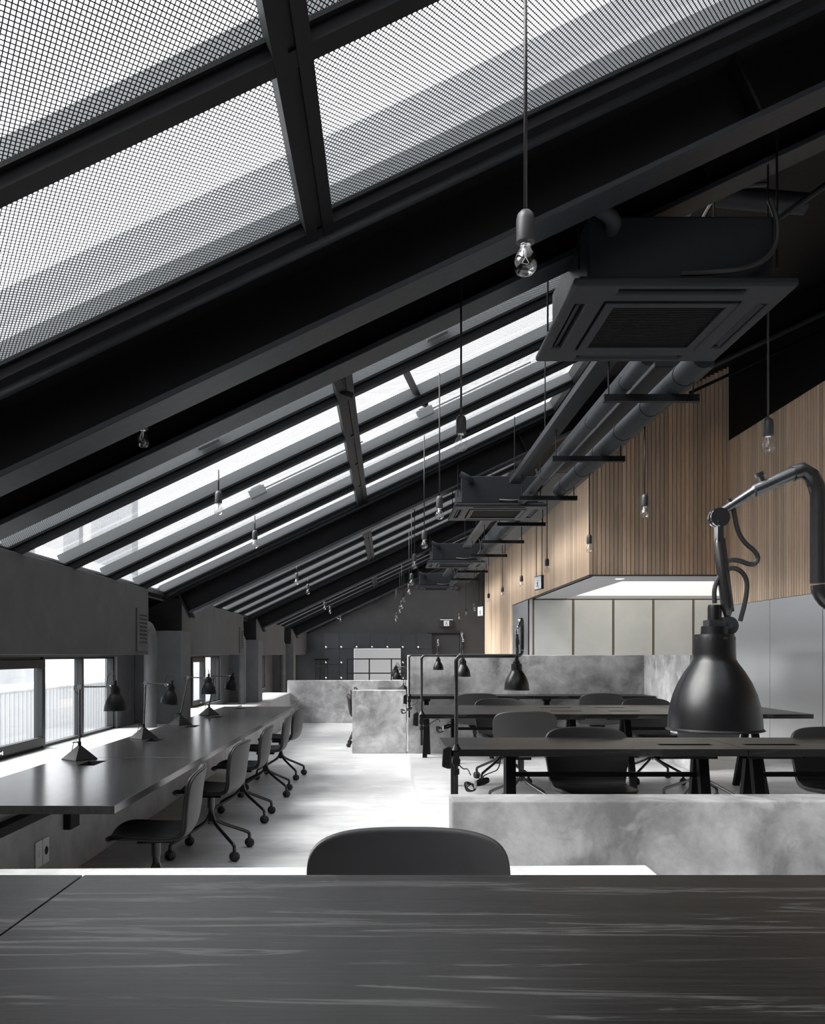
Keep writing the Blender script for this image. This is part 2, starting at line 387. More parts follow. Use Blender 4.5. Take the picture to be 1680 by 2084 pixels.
for i in range(5):
    x0 = 2.87+.785*i
    o = thing('pantry_cabinet', ['pale frosted pantry cabinet next to the steel jamb', 'pale frosted pantry cabinet, second from the steel jamb', 'pale frosted pantry cabinet, third from the steel jamb', 'pale frosted pantry cabinet, fourth from the steel jamb', 'pale frosted pantry cabinet, fifth from the steel jamb, farthest in'][i], 'cabinet', (x0+.39, 17.0, 0), group='pantry cabinets')
    MB().box(x0-.005, x0+.775, 16.87, 17.19, 0, ZS-.006).build('body', M['brass'], o)
    MB().box(x0+.028, x0+.770, 16.84, 16.868, .08, ZS-.022).build('door', M['frost'], o, bevel=.004)
    MB().box(x0+.003, x0+.020, 16.845, 16.869, .05, ZS-.02).build('edge_strip', M['brass'], o)

# ------------------------------------------------------------------ roof beams
def beam(y, x0, x1, label, group=None, w=.2):
    o = thing('roof_beam', label, 'beam', (0, y, RZ), group=group, rot=ROT)
    s0, s1 = x0/CT, x1/CT; tb = -.30
    MB().box(s0, s1, -.008, .008, tb+.02, -.0).build('web', M['steel_black'], o)
    MB().box(s0, s1, -w/2, w/2, tb-.004, tb+.02).build('bottom_flange', M['steel_grey'], o, bevel=.003)
    MB().box(s0, s1, -w/2, w/2, -.03, -.004).build('top_flange', M['steel_black'], o)
    for s in (1.5, 3.9):
        if s < s1-.1: MB().box(s-.006, s+.006, -w/2+.01, w/2-.01, tb+.02, -.03).build('stiffener', M['steel_black'], o)
    MB().box(s0-.02, s0, -w/2-.02, w/2+.02, tb-.05, .0).build('end_plate', M['steel_black'], o)
    return o
beam(3.47, -2.2, 4.62, 'black steel roof beam with broad grey flange, over the window bench end')
beam(3.99, -2.2, 4.62, 'black steel roof beam close behind the broad nearer one, over a bare bulb')
beam(9.12, -2.2, 4.62, 'black steel roof beam landing on the pier behind the desk lamps')
beam(14.52, -2.2, 2.72, 'black steel roof beam landing on the pier at the bench end')
beam(19.92, -2.2, 2.72, 'black steel roof beam nearest the charcoal locker wall')

# ------------------------------------------------------------------ roof glazing
def wire_panel(ls, ly, ps=.016, py=.0225, w=.0034, t=.0012):
    """diamond mesh of straight crossing strands clipped to ls x ly"""
    m = MB(); k = py/ps
    for sg in (1, -1):
        n0 = -int(ly/py)-2; n1 = int(ls/ps)+int(ly/py)+2
        for n in range(n0, n1):
            # line: y = sg*k*(x - n*ps) (+ ly when sg<0)
            pts = []
            xa = n*ps; f = lambda y: xa+y/k if sg > 0 else xa+(ly-y)/k
            a = Vector((f(0), 0)); b = Vector((f(ly), ly)); d = b-a
            t0, t1 = 0.0, 1.0
            for c0, c1 in ((0, ls),):
                u0 = (c0-a.x)/d.x; u1 = (c1-a.x)/d.x
                if u0 > u1: u0, u1 = u1, u0
                t0 = max(t0, u0); t1 = min(t1, u1)
            if t1-t0 < .004: continue
            p = a+d*t0; q = a+d*t1; nn = Vector((-d.y, d.x)).normalized()*(w/2)
            z0 = 0 if sg > 0 else t*.6
            m.add([(p.x-nn.x,p.y-nn.y,z0),(p.x+nn.x,p.y+nn.y,z0),(q.x+nn.x,q.y+nn.y,z0),(q.x-nn.x,q.y-nn.y,z0),
                   (p.x,p.y,z0+t),(q.x,q.y,z0+t)], [(0,3,2,1),(0,4,5,3),(1,2,5,4)])
    return m
def raw(name, me, parent, loc=(0,0,0)):
    o = bpy.data.objects.new(name, me); C.objects.link(o); o.parent = parent; o.location = loc; ORG[o.name] = (0,0,0); return o
PW = .93
WM = [wire_panel(S1-S0, PW).mesh('wire_mesh', M['mesh']), wire_panel(S2-S1, PW).mesh('wire_mesh', M['mesh'])]
GM = [MB().box(.02, S1-S0-.02, .02, .90, .112, .118).mesh('glass_pane', M['glass']), MB().box(.02, S2-S1-.02, .02, .90, .112, .118).mesh('glass_pane', M['glass'])]
BARM = MB().box(S0-.04, S2+.03, -.034, .034, -.058, 0).box(S0, S2, -.05, .05, -.018, -.004).mesh('glazing_bar', M['steel_black'])
TUBM = MB().tube([(S0-.04,0,-.05),(S2+.03,0,-.05)], .03, 14).mesh('edge_tube', M['steel_grey'], True)
FINM = MB().box(S0, S2, .0, .012, .004, .080).mesh('purlin', M['fin'])
for bi, ys in enumerate(BAYS):
    wn = thing('window_%d' % (bi+1), None, None, (0,0,RZ), kind='structure', rot=ROT)
    wn['label'] = ['skylight of large wire-mesh panels right over the first table', 'sloping wire-mesh skylight above the window bench', 'sloping wire-mesh skylight past the pier with the downpipe', 'sloping narrow-looking skylight towards the end wall', 'sloping skylight next to the locker wall'][bi]
    for i, y in enumerate(ys):
        raw('glazing_bar', BARM, wn, (0, y, 0))
        if i > 0: raw('purlin', FINM, wn, (0, y-.012, 0))
        if i < len(ys)-1:
            for c, s in ((0, S0), (1, S1)):
                o = raw('wire_mesh', WM[c], wn, (s, y, .001)); o['kind'] = 'stuff'
                raw('glass_pane', GM[c], wn, (s, y, 0))
    raw('edge_tube', TUBM, wn, (0, ys[-1]+.06, 0)); 
    if bi: raw('edge_tube', TUBM, wn, (0, ys[0]-.06, 0))
    ya, yb = ys[0]-.05, ys[-1]+.05
    MB().box(S1-.055, S1-.012, ya, yb, -.062, .004).box(S1+.012, S1+.055, ya, yb, -.062, .004).box(S1-.014, S1+.014, ya, yb, -.05, .0).build('cross_bar', M['steel_black'], wn)
    MB().box(S0-.05, S0+.03, ya, yb, -.05, .0).build('eave_bar', M['steel_black'], wn)
    MB().tube([(S0-.03, ya, -.055), (S0-.03, yb, -.055)], .018, 8).build('eave_tube', M['steel_grey'], wn, True)
    MB().box(S2-.03, S2+.05, ya, yb, -.05, .0).build('ridge_bar', M['steel_black'], wn)
# pale upstand flashing beyond the first skylight
o = thing('roof_upstand', 'pale sheet-metal upstand seen through the first wire-mesh skylight', 'flashing', (0, 3.34, RZ), rot=ROT)
MB().box(S0, 3.4, .0, .02, .09, .34).build('sheet', M['flash'], o)

# side windows
def side_window(n, y0, y1, divs, sash):
    """divs: mullion positions; sash: list of (y0,y1) opening lights with a stout frame"""
    wn = thing('window_%d' % n, None, None, (XW-.06, (y0+y1)/2, .55), kind='structure')
    wn['label'] = ['', '', '', '', '', 'low strip window over the concrete ledge beside the first desk lamp', 'low strip window between the two downpipes', 'sliver of low window by the far concrete wall', 'unseen strip window added for its reflection in the steel wall'][n-1]
    a, b, z0, z1 = XW-.09, XW-.03, .55, 1.245
    m = MB().box(a, b, y0, y1, z0, z0+.02).box(a, b, y0, y1, z1-.02, z1).box(a, b, y0, y0+.03, z0, z1).box(a, b, y1-.03, y1, z0, z1)
    m.build('outer_frame', M['frame'], wn)
    for d in divs: MB().box(a, b+.01, d-.02, d+.02, z0, z1).build('mullion', M['frame'], wn)
    for s0, s1 in sash:
        fr = MB()
        for q in ((s0, s1, z0+.02, z0+.085), (s0, s1, z1-.085, z1-.02), (s0, s0+.055, z0+.085, z1-.085), (s1-.055, s1, z0+.085, z1-.085)):
            fr.box(b-.02, b+.03, q[0], q[1], q[2], q[3])
        f = fr.build('sash', M['frame'], wn, bevel=.004)
        MB().box(b+.03, b+.045, (s0+s1)/2-.05, (s0+s1)/2+.05, z0+.04, z0+.055).box(b+.03, b+.05, (s0+s1)/2+.04, (s0+s1)/2+.055, z0+.035, z0+.06).build('handle', M['chrome'], f)
    ed = [y0]+list(divs)+[y1]
    for p, q in zip(ed[:-1], ed[1:]): MB().box(a+.025, a+.031, p+.02, q-.02, z0+.02, z1-.02).build('pane', M['glass'], wn)
side_window(6, 2.6, 8.33, [4.05, 4.9, 6.60, 7.45], [(4.92, 6.58), (2.63, 4.03)])
side_window(7, 9.7, 13.55, [11.55, 12.42, 13.2], [(11.57, 12.40)])
side_window(8, 15.1, 18.6, [16.8, 18.3], [])
side_window(9, 20.5, 24.1, [21.7, 22.9], [])  # added out of view as a bright strip for the steel wall to reflect

# outdoors: terrace, parapet, neighbouring block
tag(MB().box(-40, XW-.12, -20, 60, -.75, -.6).build('ground', M['ext']), 'pale paved terrace outside the strip windows', 'terrace', kind='structure')
o = thing('terrace_parapet', 'ribbed pale parapet wall seen outside the strip windows', 'wall', (-5.9, 10, -.6))
MB().box(-6.1, -5.9, 2, 40, -.6, .70).build('parapet_wall', M['ext'], o)
MB().box(-6.18, -5.84, 2, 40, .70, .78).build('coping', M['ext'], o)
m = MB()
y = 4
while y < 24: m.box(-5.9, -5.885, y, y+.09, -.55, .66); y += .16
m.build('rib', M['extgrey'], o, kind='stuff')
o = thing('neighbouring_building', 'pale neighbouring block with dark posts seen through the skylight corner', 'building', (-8, 19, -.6))
MB().box(-9.5, -7.2, 15, 17.6, -.6, 4.4).build('stair_block', M['extgrey'], o)
MB().box(-8.6, -7.4, 25.0, 25.6, -.6, 7).build('post', M['extgrey'], o)
MB().box(-8.2, -7.8, 21.8, 22.1, -.6, 7).build('post', M['extgrey'], o)
# ------------------------------------------------------------------ concrete partitions
def conc(name, mb, label, mat='conc'): return tag(mb.build(name, M[mat], bevel=.007), label, 'wall')
ZW = .57
conc('low_wall', MB().prism([(-2.60,2.50),(.855,2.60),(.855,2.83),(-2.60,2.745)], 0, ZW), 'pale low concrete wall just behind the first table and its chair', 'conc_light')
conc('low_wall', MB().box(.31, 4.69, 4.05, 4.27, 0, ZW), 'stained low concrete wall in front of the clamp-lamp tables')
o = conc('tall_wall', MB().prism([(.272,11.0),(3.30,11.0),(3.30,9.35),(3.52,9.35),(3.52,11.25),(.272,11.25)], 0, EYE), 'tall L-shaped concrete wall behind the last table row')
conc('low_wall', MB().box(-.50, .286, 12.5, 12.75, LOW, .745), 'smooth concrete block wall hiding the farther swivel chairs')
conc('low_wall', MB().box(-2.09, .9, 18.1, 18.35, LOW, .722), 'wide concrete wall in front of the locker room end')

# ------------------------------------------------------------------ swivel chairs
def shell_mesh(name, mat, o0, o1, inset=0.0):
    prof = smoothpath([(.240,.418),(.232,.446),(.16,.462),(.04,.449),(-.09,.445),(-.185,.455),(-.222,.53),(-.232,.62),(-.243,.72),(-.262,.818)], 3)
    prof = [Vector((p[0],p[1])) for p in [tuple(q)[:2] for q in prof]]
    cum = [0.0]
    for a, b in zip(prof[:-1], prof[1:]): cum.append(cum[-1]+(b-a).length)
    Ln = cum[-1]
    def at_s(s):
        s = min(max(s, 0), Ln)
        for i in range(len(cum)-1):
            if cum[i+1] >= s-1e-9:
                t = (s-cum[i])/max(cum[i+1]-cum[i], 1e-9); p = prof[i].lerp(prof[i+1], t); d = (prof[i+1]-prof[i]).normalized(); return p, d
        return prof[-1], (prof[-1]-prof[-2]).normalized()
    K = [(0,.190),(.18,.225),(.38,.232),(.5,.226),(.62,.238),(.8,.256),(1,.256)]
    def wid(f):
        for (a, x), (b, y) in zip(K[:-1], K[1:]):
            if f <= b: t = (f-a)/(b-a); t = t*t*(3-2*t); return x+(y-x)*t
        return K[-1][1]
    fr = [0,.012,.04,.09,.15,.21,.28,.35,.41,.46,.50,.54,.58,.63,.69,.75,.81,.87,.92,.96,.985,1]
    vv = [-1,-.992,-.965,-.91,-.82,-.68,-.5,-.25,0,.25,.5,.68,.82,.91,.965,.992,1]
    r0, r1 = .10, .118
    lay = []
    for off in (o0, o1):
        rows = []
        for f in fr:
            row = []
            for v in vv:
                a = abs(v)
                top = Ln-inset-r1*(1-(1-min(a, .9999)**3.2)**(1/3.2)); bot = inset+r0*(1-(1-min(a, .9999)**2.4)**(1/2.4))
                s = bot+(top-bot)*f; p, d = at_s(s); nrm = Vector((d.y, -d.x)); w = wid(s/Ln)-inset
                lift = .016+.026*max(0, min(1, (s/Ln-.5)/.2)); q = p+nrm*(off+lift*a**2.2); row.append((v*w, q.x, q.y))
            rows.append(row)
        lay.append(rows)
    m = MB(); nr, nv = len(fr), len(vv)
    vs = [p for rows in lay for row in rows for p in row]; fs = []
    g = lambda l, i, j: l*nr*nv+i*nv+j
    for i in range(nr-1):
        for j in range(nv-1):
            fs.append((g(0,i,j),g(0,i,j+1),g(0,i+1,j+1),g(0,i+1,j))); fs.append((g(1,i,j),g(1,i+1,j),g(1,i+1,j+1),g(1,i,j+1)))
        fs.append((g(0,i,0),g(0,i+1,0),g(1,i+1,0),g(1,i,0))); fs.append((g(0,i,nv-1),g(1,i,nv-1),g(1,i+1,nv-1),g(0,i+1,nv-1)))
    for j in range(nv-1):
        fs.append((g(0,0,j),g(1,0,j),g(1,0,j+1),g(0,0,j+1))); fs.append((g(0,nr-1,j),g(0,nr-1,j+1),g(1,nr-1,j+1),g(1,nr-1,j)))
    m.add(vs, fs); return m
def make_chair():
    t = thing('swivel_chair', 'x', 'chair', (0,0,0))
    s = shell_mesh('s', 'm', -.012, 0).build('back_shell', M['shell_back'], t, True)
    c = shell_mesh('c', 'm', .0, .016, .0015).build('upholstery', M['leather'], t, True)
    for q in (s, c):
        q.modifiers.remove(q.modifiers['edge']); sb = q.modifiers.new('sub', 'SUBSURF'); sb.levels = sb.render_levels = 1
    MB().box(-.07,.07,-.09,.09,.412,.432).build('seat_plate', M['steel_black'], t)
    MB().lathe([(.026,.412),(.026,.33),(.020,.328),(.020,.285),(.030,.262),(.034,.235),(.0,.215)], (0,0,0), 16).build('stem', M['tube'], t, True)
    wheel = MB()
    for sx in (-1, 1): wheel.lathe([(.0,-.002),(.016,-.004),(.0255,.002),(.0275,.009),(.024,.0165),(.0,.018)], (sx*.003,0,.0275), 14, Matrix.Rotation(R(90*sx), 3, 'Y'))
    leg = MB().tube(smoothpath([(0,.012,.285),(0,.03,.245),(0,.07,.215),(0,.18,.168),(0,.285,.124),(0,.318,.108),(0,.322,.09),(0,.322,.05)], 2), [.015]+[.0145]*8+[.012]*14+[.010]*50 if False else .0125, 10)
    lm = leg.mesh('leg', M['tube'], True); wm = wheel.mesh('caster', M['rubber'], True)
    fm = MB().cyl((0,0,.045),(0,0,.075),.0075,8).mesh('caster_stem', M['chrome'], True)
    for k in range(4):
        o = bpy.data.objects.new('leg', lm); C.objects.link(o); o.parent = t; o.rotation_euler = (0,0,R(45+90*k))
        w = bpy.data.objects.new('caster', wm); C.objects.link(w); w.parent = o; w.location = (0,.322,0); w.scale = (1.24,1.24,1.24); w.rotation_euler = (0,0,R(20+70*k))
    return t
chair0 = make_chair(); used = [False]
def chair(x, y, z, face, label, group=None):
    o = chair0 if not used[0] else copy_tree(chair0); used[0] = True
    o.location = (x, y, z); o.rotation_euler = (0,0,R(face)); o['label'] = label
    if group: o['group'] = group
    return o
CAM, AWAY, LEFT, RIGHT = 180, 0, 90, -90
ords = ['nearest the pale low wall', 'second from the pale low wall', 'third along the window bench', 'fourth along the window bench', 'at the far end of the window bench']
for i, (y, dx, df) in enumerate([(4.72,0,6), (6.2,0,-4), (7.53,0.0,0), (8.86,.02,3), (10.05,.03,-6)]):
    chair(-1.265+dx, y, LOW, LEFT+df, 'black swivel chair at the window bench, '+ords[i] if i < 2 else 'black swivel chair with casters, '+ords[i], 'chairs along the window bench')
chair(.055, 1.955, 0, CAM, 'black leather chair pushed up to the first table, before the pale low wall')
chair(1.225, 5.06, 0, CAM, 'black chair facing the low stained wall, beside the first clamp lamp')
chair(2.73, 5.06, 0, CAM, 'black chair facing the low stained wall, by the steel-clad wall')
chair(1.10, 7.03, 0, AWAY, 'black chair with its back to the first clamp-lamp table, pole side')
chair(2.62, 7.18, 0, AWAY, 'black chair with its back to the first clamp-lamp table, steel wall side')
chair(1.15, 8.56, 0, CAM, 'black chair on the far side of the middle table row, pole side')
chair(2.65, 8.56, 0, CAM, 'black chair on the far side of the middle table row, steel wall side')
chair(1.05, 10.2, 0, AWAY, 'black chair drawn up to the last table before the tall wall, pole side')
chair(2.50, 10.2, 0, AWAY, 'black chair drawn up to the last table before the tall wall, corner side')
for y, l in ((13.55, 'just behind the concrete block wall'), (15.0, 'second behind the concrete block wall'), (16.5, 'third behind the concrete block wall')):
    chair(-.36, y, LOW, RIGHT, 'black swivel chair '+l, 'chairs behind the block wall')

# ------------------------------------------------------------------ tables
def table(label, x0, x1, y0, y1, zt, holes, legs, zf, mat, group=None, spread=.26, stretch=True):
    t = thing('work_table', label, 'table', ((x0+x1)/2, (y0+y1)/2, zf), group=group)
    MB().slab(x0, x1, y0, y1, zt-.038, zt, holes).build('tabletop', M[mat], t, bevel=.0025)
    for h in holes:
        MB().box(h[0]-.012, h[1]+.012, h[2]-.012, h[3]+.012, zt-.075, zt-.055).box(h[0]-.012, h[0]-.006, h[2]-.012, h[3]+.012, zt-.075, zt-.039).box(h[1]+.006, h[1]+.012, h[2]-.012, h[3]+.012, zt-.075, zt-.039).build('cable_tray', M['slot'], t)
    ym = (y0+y1)/2
    for lx in legs:
        for sg in (-1, 1): MB().bar((lx, ym+sg*.03, zt-.04), (lx+.03*sg, ym+sg*spread, zf), .055, .045, (0,1,0)).build('leg', M['steel_black'], t)
        MB().box(lx-.045, lx+.045, ym-.06, ym+.06, zt-.075, zt-.038).build('leg_bracket', M['steel_black'], t)
    if stretch and len(legs) > 1: MB().box(legs[0], legs[-1], ym-.015, ym+.015, zt-.19, zt-.165).build('stretcher', M['steel_black'], t)
    return t
ZT1 = .76
table('black stained oak table end section left of the seam, before the pale low wall', -2.35, -.692, 1.02, 1.957, ZT1, [], [-2.1,-.95], 0, 'oak')
table('black stained oak table carrying the big black shade lamp, grain streaked', -.688, 1.045, 1.02, 1.957, ZT1, [], [-.45,.8], 0, 'oak')
def slots(y, xs): return [(a, b, y-.035, y+.035) for a, b in xs]
table('dark oak table of the first clamp-lamp row, pole end', .32, 1.918, 4.56, 5.21, ZT1, slots(4.80, [(1.52,1.82)]), [.70,1.78], 0, 'oak')
table('dark oak table of the first clamp-lamp row, steel wall end', 1.922, 3.55, 4.56, 5.21, ZT1, slots(4.80, [(2.0,2.30)]), [2.08,3.3], 0, 'oak')
table('dark oak double table of the middle row, pole end', .285, 1.908, 7.26, 8.57, ZT1, slots(7.68, [(1.47,1.75)])+slots(8.18, [(1.47,1.76)]), [.62,1.7], 0, 'oak', spread=.4)
table('dark oak double table of the middle row, free end before the steel wall', 1.912, 3.61, 7.26, 8.57, ZT1, slots(7.68, [(1.99,2.27)])+slots(8.18, [(1.99,2.27)]), [2.2,3.35], 0, 'oak', spread=.4)
table('dark oak table set against the tall concrete wall, lamp end', .265, 1.80, 10.48, 10.985, ZT1, [], [.5,1.6], 0, 'oak', spread=.18)
table('dark oak table set against the tall concrete wall, corner end', 1.804, 3.285, 10.48, 10.985, ZT1, [], [2.0,3.1], 0, 'oak', spread=.18)
ZL = LOW+.76
hol = [5.33, 6.78, 8.09, 9.31, 10.78]
bnd = [3.82, 5.62, 7.40, 9.55, 11.17]
for i in range(4):
    a, b = bnd[i]+.001, bnd[i+1]-.001
    hs = [(-1.89, -1.775, h-.12, h+.12) for h in hol if a < h-.13 and h+.13 < b]
    t = table(['window bench section nearest the pale low wall', 'window bench section under the second desk lamp', 'window bench section beside the downpipe and pier', 'window bench last section, towards the far concrete wall'][i], -2.11, -1.21, a, b, ZL, hs, [], LOW, 'oak_left', 'window bench sections')
    for y in (a+.25, b-.25):
        MB().box(-2.068, -1.45, y-.02, y+.02, ZL-.078, ZL-.039).box(-2.068, -2.045, y-.02, y+.02, ZL-.22, ZL-.039).build('bracket', M['steel_black'], t)
    MB().box(-2.066, -1.99, a+.06, b-.14, ZL-.275, ZL-.225).build('cable_duct', M['steel_black'], t)
table('long dark desk behind the concrete block wall, carrying small lamps', -.18, .62, 12.9, 17.9, ZL, [], [.2], LOW, 'oak_left', stretch=False)

# sockets and black box below the bench
for k, y in enumerate((5.10, 5.205)):
    o = thing('socket_plate', ['pale wall socket plate with plain face under the window bench', 'pale wall socket plate with round outlet under the window bench'][k], 'socket', (-2.066, y, .13))
    MB().box(-2.069, -2.060, y-.047, y+.047, .0, .155).build('plate', M['white'], o, bevel=.003)
    if k: MB().lathe([(0,.002),(.024,.002),(.026,0)], (-2.0595, y, .078), 16, Matrix.Rotation(R(90), 3, 'Y')).build('outlet', M['lagging'], o)
    else: MB().box(-2.060, -2.056, y-.012, y+.012, .06, .10).build('rocker', M['white'], o)
o = thing('cable_box', 'black box fixed to the ledge under the window bench', 'box', (-2.05, 5.62, .12))
MB().box(-2.068, -2.02, 5.50, 5.66, .14, .50).build('housing', M['slot'], o, bevel=.004)
MB().box(-2.072, -2.018, 5.49, 5.67, .49, .505).build('lid', M['steel_black'], o)

# ------------------------------------------------------------------ lamps
SH = [(.395,.0),(.40,-.03),(.415,-.10),(.42,-.40),(.43,-.53),(.47,-.60),(.60,-.78),(.74,-1.02),(.84,-1.26),(.905,-1.50),(.94,-1.74),(.952,-1.96),(.98,-1.99),(1.0,-2.0),(.985,-2.015),(.93,-1.96),(.82,-1.3),(.55,-.8),(.38,-.55)]
def shade(parent, c, Rr, Mx=None, mt='lamp'):
    """bell shade; c = centre of the cap top"""
    Mx = Mx or Matrix.Identity(3); c = Vector(c)
    s = MB().lathe([(0,.0)]+[(r*Rr, z*Rr) for r, z in SH], c, 40, Mx).build('shade', M[mt], parent, True)
    hl = MB()
    for k in range(8):
        a = R(45*k+10); d = Mx @ Vector((math.cos(a), math.sin(a), 0))
        p = c+d*(.396*Rr)+Mx @ Vector((0,0,-.10*Rr)); hl.cyl(p-d*.002, p+d*.0012, .045*Rr, 10)
    hl.build('vent_hole', M['slot'], s)
    MB().lathe([(0,-1.55*Rr),(.22*Rr,-1.5*Rr),(.3*Rr,-1.2*Rr),(.2*Rr,-.8*Rr),(.15*Rr,-.6*Rr)], c, 16, Mx).build('bulb', M['white'], s, True)
    hd = MB().lathe([(.0,.62*Rr),(.13*Rr,.62*Rr),(.14*Rr,.55*Rr),(.14*Rr,.18*Rr),(.27*Rr,.17*Rr),(.28*Rr,.0)], c, 20, Mx).build('cap', M[mt], s, True)
    return s
def clamp_lamp(loc, H, L, dr, u, label):
    t = thing('clamp_lamp', label, 'lamp', loc); X, Y, Z = loc; b = .03; U = .19
    u = Vector((u[0], u[1], 0)).normalized(); A = Vector((dr, 0, 0)); up = Vector((0,0,1)); O = Vector(loc)
    p = [O+up*-.26, O+up*(H-b)]+arc(O+up*(H-b)+A*b, b, 180, 90, A, up)[1:]
    p += arc(O+up*(H+b)+A*(L-b), b, -90, 0, A, up)
    MB().tube(p, .0105, 14).build('pole', M['tube'], t, True)
    V0 = O+A*L; br = .034
    q = [V0+up*(H+b+.002), V0+up*(H+U-br)]
    sl = Vector((u.x*.912, u.y*.912, -.41)); J = V0+u*.140+up*(H+U-.060)
    q += [V0+up*(H+U-br*.6)+u*.003, V0+up*(H+U-br*.2)+u*.010, V0+up*(H+U+.001)+u*.022, V0+up*(H+U-.004)+u*.036]
    MB().tube(q, [.0112]*len(q), 14).build('riser', M['tube'], t, True)
    S = q[-1]
    a = MB().tube([S-sl*.006, S+sl*.06, S+sl*.062, J], [.0088,.0088,.0066,.0058], 12).build('upper_arm', M['gunmetal'], t, True)
    k = S+sl*.045+Vector((-sl.z*u.x, -sl.z*u.y, sl.z*0+.912))*.008
    nv = Vector((.41*u.x, .41*u.y, .912)); sd = u.cross(up)
    MB().cyl(S+sl*.042+nv*.007, S+sl*.042+nv*.016, .0045, 10).cyl(S+sl*.042+nv*.0155, S+sl*.042+nv*.021, .0075, 12).build('thumb_screw', M['chrome'], a, True)
    MB().cyl(J-sl*.022+nv*.004, J-sl*.022+nv*.013, .004, 10).build('thumb_screw', M['chrome'], a, True)
    j = MB()
    for s in (-.005, .005): j.cyl(J+sd*(s-.0022)-up*.006, J+sd*(s+.0022)-up*.006, .0135, 16)
    j.cyl(J+sd*-.009-up*.014, J+sd*.009-up*.014, .005, 10).bar(J-up*.005, J-up*.04, .008, .014)
    j.build('joint', M['chrome'], t, True)
    J2 = J-u*.018*-1*0+up*-.158-u*.012
    MB().tube([J-up*.032, J-up*.042, J2+up*.025, J2+up*.012], [.003,.0075,.0085,.004], 10).cyl(J-up*.035-u*.005, J2+up*.02-u*.006, .004, 8).build('lower_arm', M['tube'], t, True)
    c = J2+u*.018-up*.012
    sdl = MB()
    for s in (-.006, .006): sdl.cyl(J2+sd*(s-.0018), J2+sd*(s+.0018), .013, 16)
    sdl.box(c.x-.012, c.x+.012, c.y-.012, c.y+.012, c.z+.0, c.z+.02).bar(J2, c+up*.008, .012, .02)
    sdl.build('swivel', M['gunmetal'], t, True)
    MB().cyl(J2-sd*.010, J2+sd*.010, .0045, 10).build('swivel_bolt', M['chrome'], t, True)
    shade(t, c, .0668)
    cp = c+up*.0437
    MB().tube(smoothpath([cp, cp+up*.022+u*.001, cp+up*.045-u*.010, cp+up*.052-u*.030, cp+up*.035-u*.047, cp+up*.005-u*.044, cp-up*.025-u*.036], 3), .0034, 8).build('cord', M['rubber'], t, True)
    MB().tube(smoothpath([J-sl*.022, J-up*.035-u*.028, J-up*.058-u*.058, J-up*.075-u*.05, J-up*.062-u*.02, J-up*.075+u*.002], 3), .0034, 8).build('cord', M['rubber'], t, True)
    # clamp on the table edge
    k = MB().lathe([(.0,.030),(.013,.030),(.016,.022),(.030,.0),(.0,.0)], O, 20); k.build('collar', M['lamp'], t, True)
    m = MB().box(X-.016, X+.016, Y-.016, Y+.016, Z-.085, Z-.004)
    if dr > 0: m.box(X-.02, X+.02, Y-.014, Y+.05, Z+.0, Z+.008).box(X-.02, X+.02, Y-.014, Y+.05, Z-.075, Z-.046)     # grips the long edge
    else: m.box(X-.075, X+.014, Y-.02, Y+.02, Z+.0, Z+.008).box(X-.075, X+.014, Y-.02, Y+.02, Z-.075, Z-.046)        # grips the table end
    m.build('clamp', M['lamp'], t, bevel=.003)
    MB().tube([O+up*-.13, O+up*-.10], .017, 12).build('tightening_ring', M['lamp'], t, True)
    m = MB().prism([(X-.075+.012*0, Z-.09),(X-.045,Z-.10),(X-.028,Z-.10),(X-.028,Z+.02),(X-.045,Z+.02),(X-.070,Z+.005)], 0, 1)
    m.v = [(X+dr*(a_-X), Y-.012+.036*c_, b_) for a_, b_, c_ in m.v]; m.build('transformer', M['lamp'], t, bevel=.006)
    return t
def cable_coil(loc, label, end):
    X, Y, Z = loc; t = thing('power_cable', label, 'cable', loc); O = Vector(loc); e = Vector(end)
    MB().tube(smoothpath([O+Vector((-.012,0,.06)), O+Vector((-.03,0,.10)), e+Vector((.03,0,-.035)), e], 3), .0032, 6).build('lead', M['rubber'], t, True)
    m = MB()
    for k in range(4):
        a = R(-28+14*k)
        ring = [O+Vector((math.cos(q)*.030*math.cos(a)-.02+.004*k, .006*k+.01*math.sin(q*2), math.sin(q)*.020+.03*math.cos(q)*math.sin(a)-.004*k)) for q in [2*math.pi*i/14 for i in range(14)]]
        m.tube(ring, .0036, 6, closed=True)
        ring = [O+Vector((math.cos(q)*.038+.052, .006*k+.008*math.sin(q), math.sin(q)*.010+.30*(math.cos(q)*.038)+.018+.003*k)) for q in [2*math.pi*i/14 for i in range(14)]]
        m.tube(ring, .0036, 6, closed=True)
    m.build('coil', M['rubber'], t, True)
    MB().tube(smoothpath([O+Vector((.05,0,.035)), O+Vector((.06,0,.06)), O+Vector((.10,.0,.075)), O+Vector((.15,.05,.085)), O+Vector((.17,.10,.16))], 2), .0032, 6).build('lead', M['rubber'], t, True)
    MB().box(X+.006, X+.020, Y-.012, Y+.03, Z-.012, Z+.03).build('tie', M['white'], t)
    return t
clamp_lamp((1.083, 1.21, ZT1), .569, .475, -1, (-1, 0), 'large-looking black bell lamp hanging from a bent arm above the first table')
clamp_lamp((.368, 4.535, ZT1), .495, .347, 1, (-.046, -.13), 'black clamp lamp on the first clamp-lamp table, its cord coiled below')
clamp_lamp((.296, 7.235, ZT1), .495, .335, 1, (0, -1), 'black clamp lamp on the middle double table')
clamp_lamp((.277, 10.455, ZT1), .495, .345, 1, (0, -1), 'black clamp lamp on the last table before the tall concrete wall')
cable_coil(at(963, 1600, 4.75), 'black cable coil hanging under the first clamp-lamp table', at(932, 1553, 4.55))
cable_coil(at(899, 1484, 7.45), 'black cable coil hanging under the middle table', at(860, 1472, 7.25))
cable_coil(at(824, 1447, 10.44), 'black cable coil hanging off the last table edge by the tall wall', at(833, 1428, 10.46))

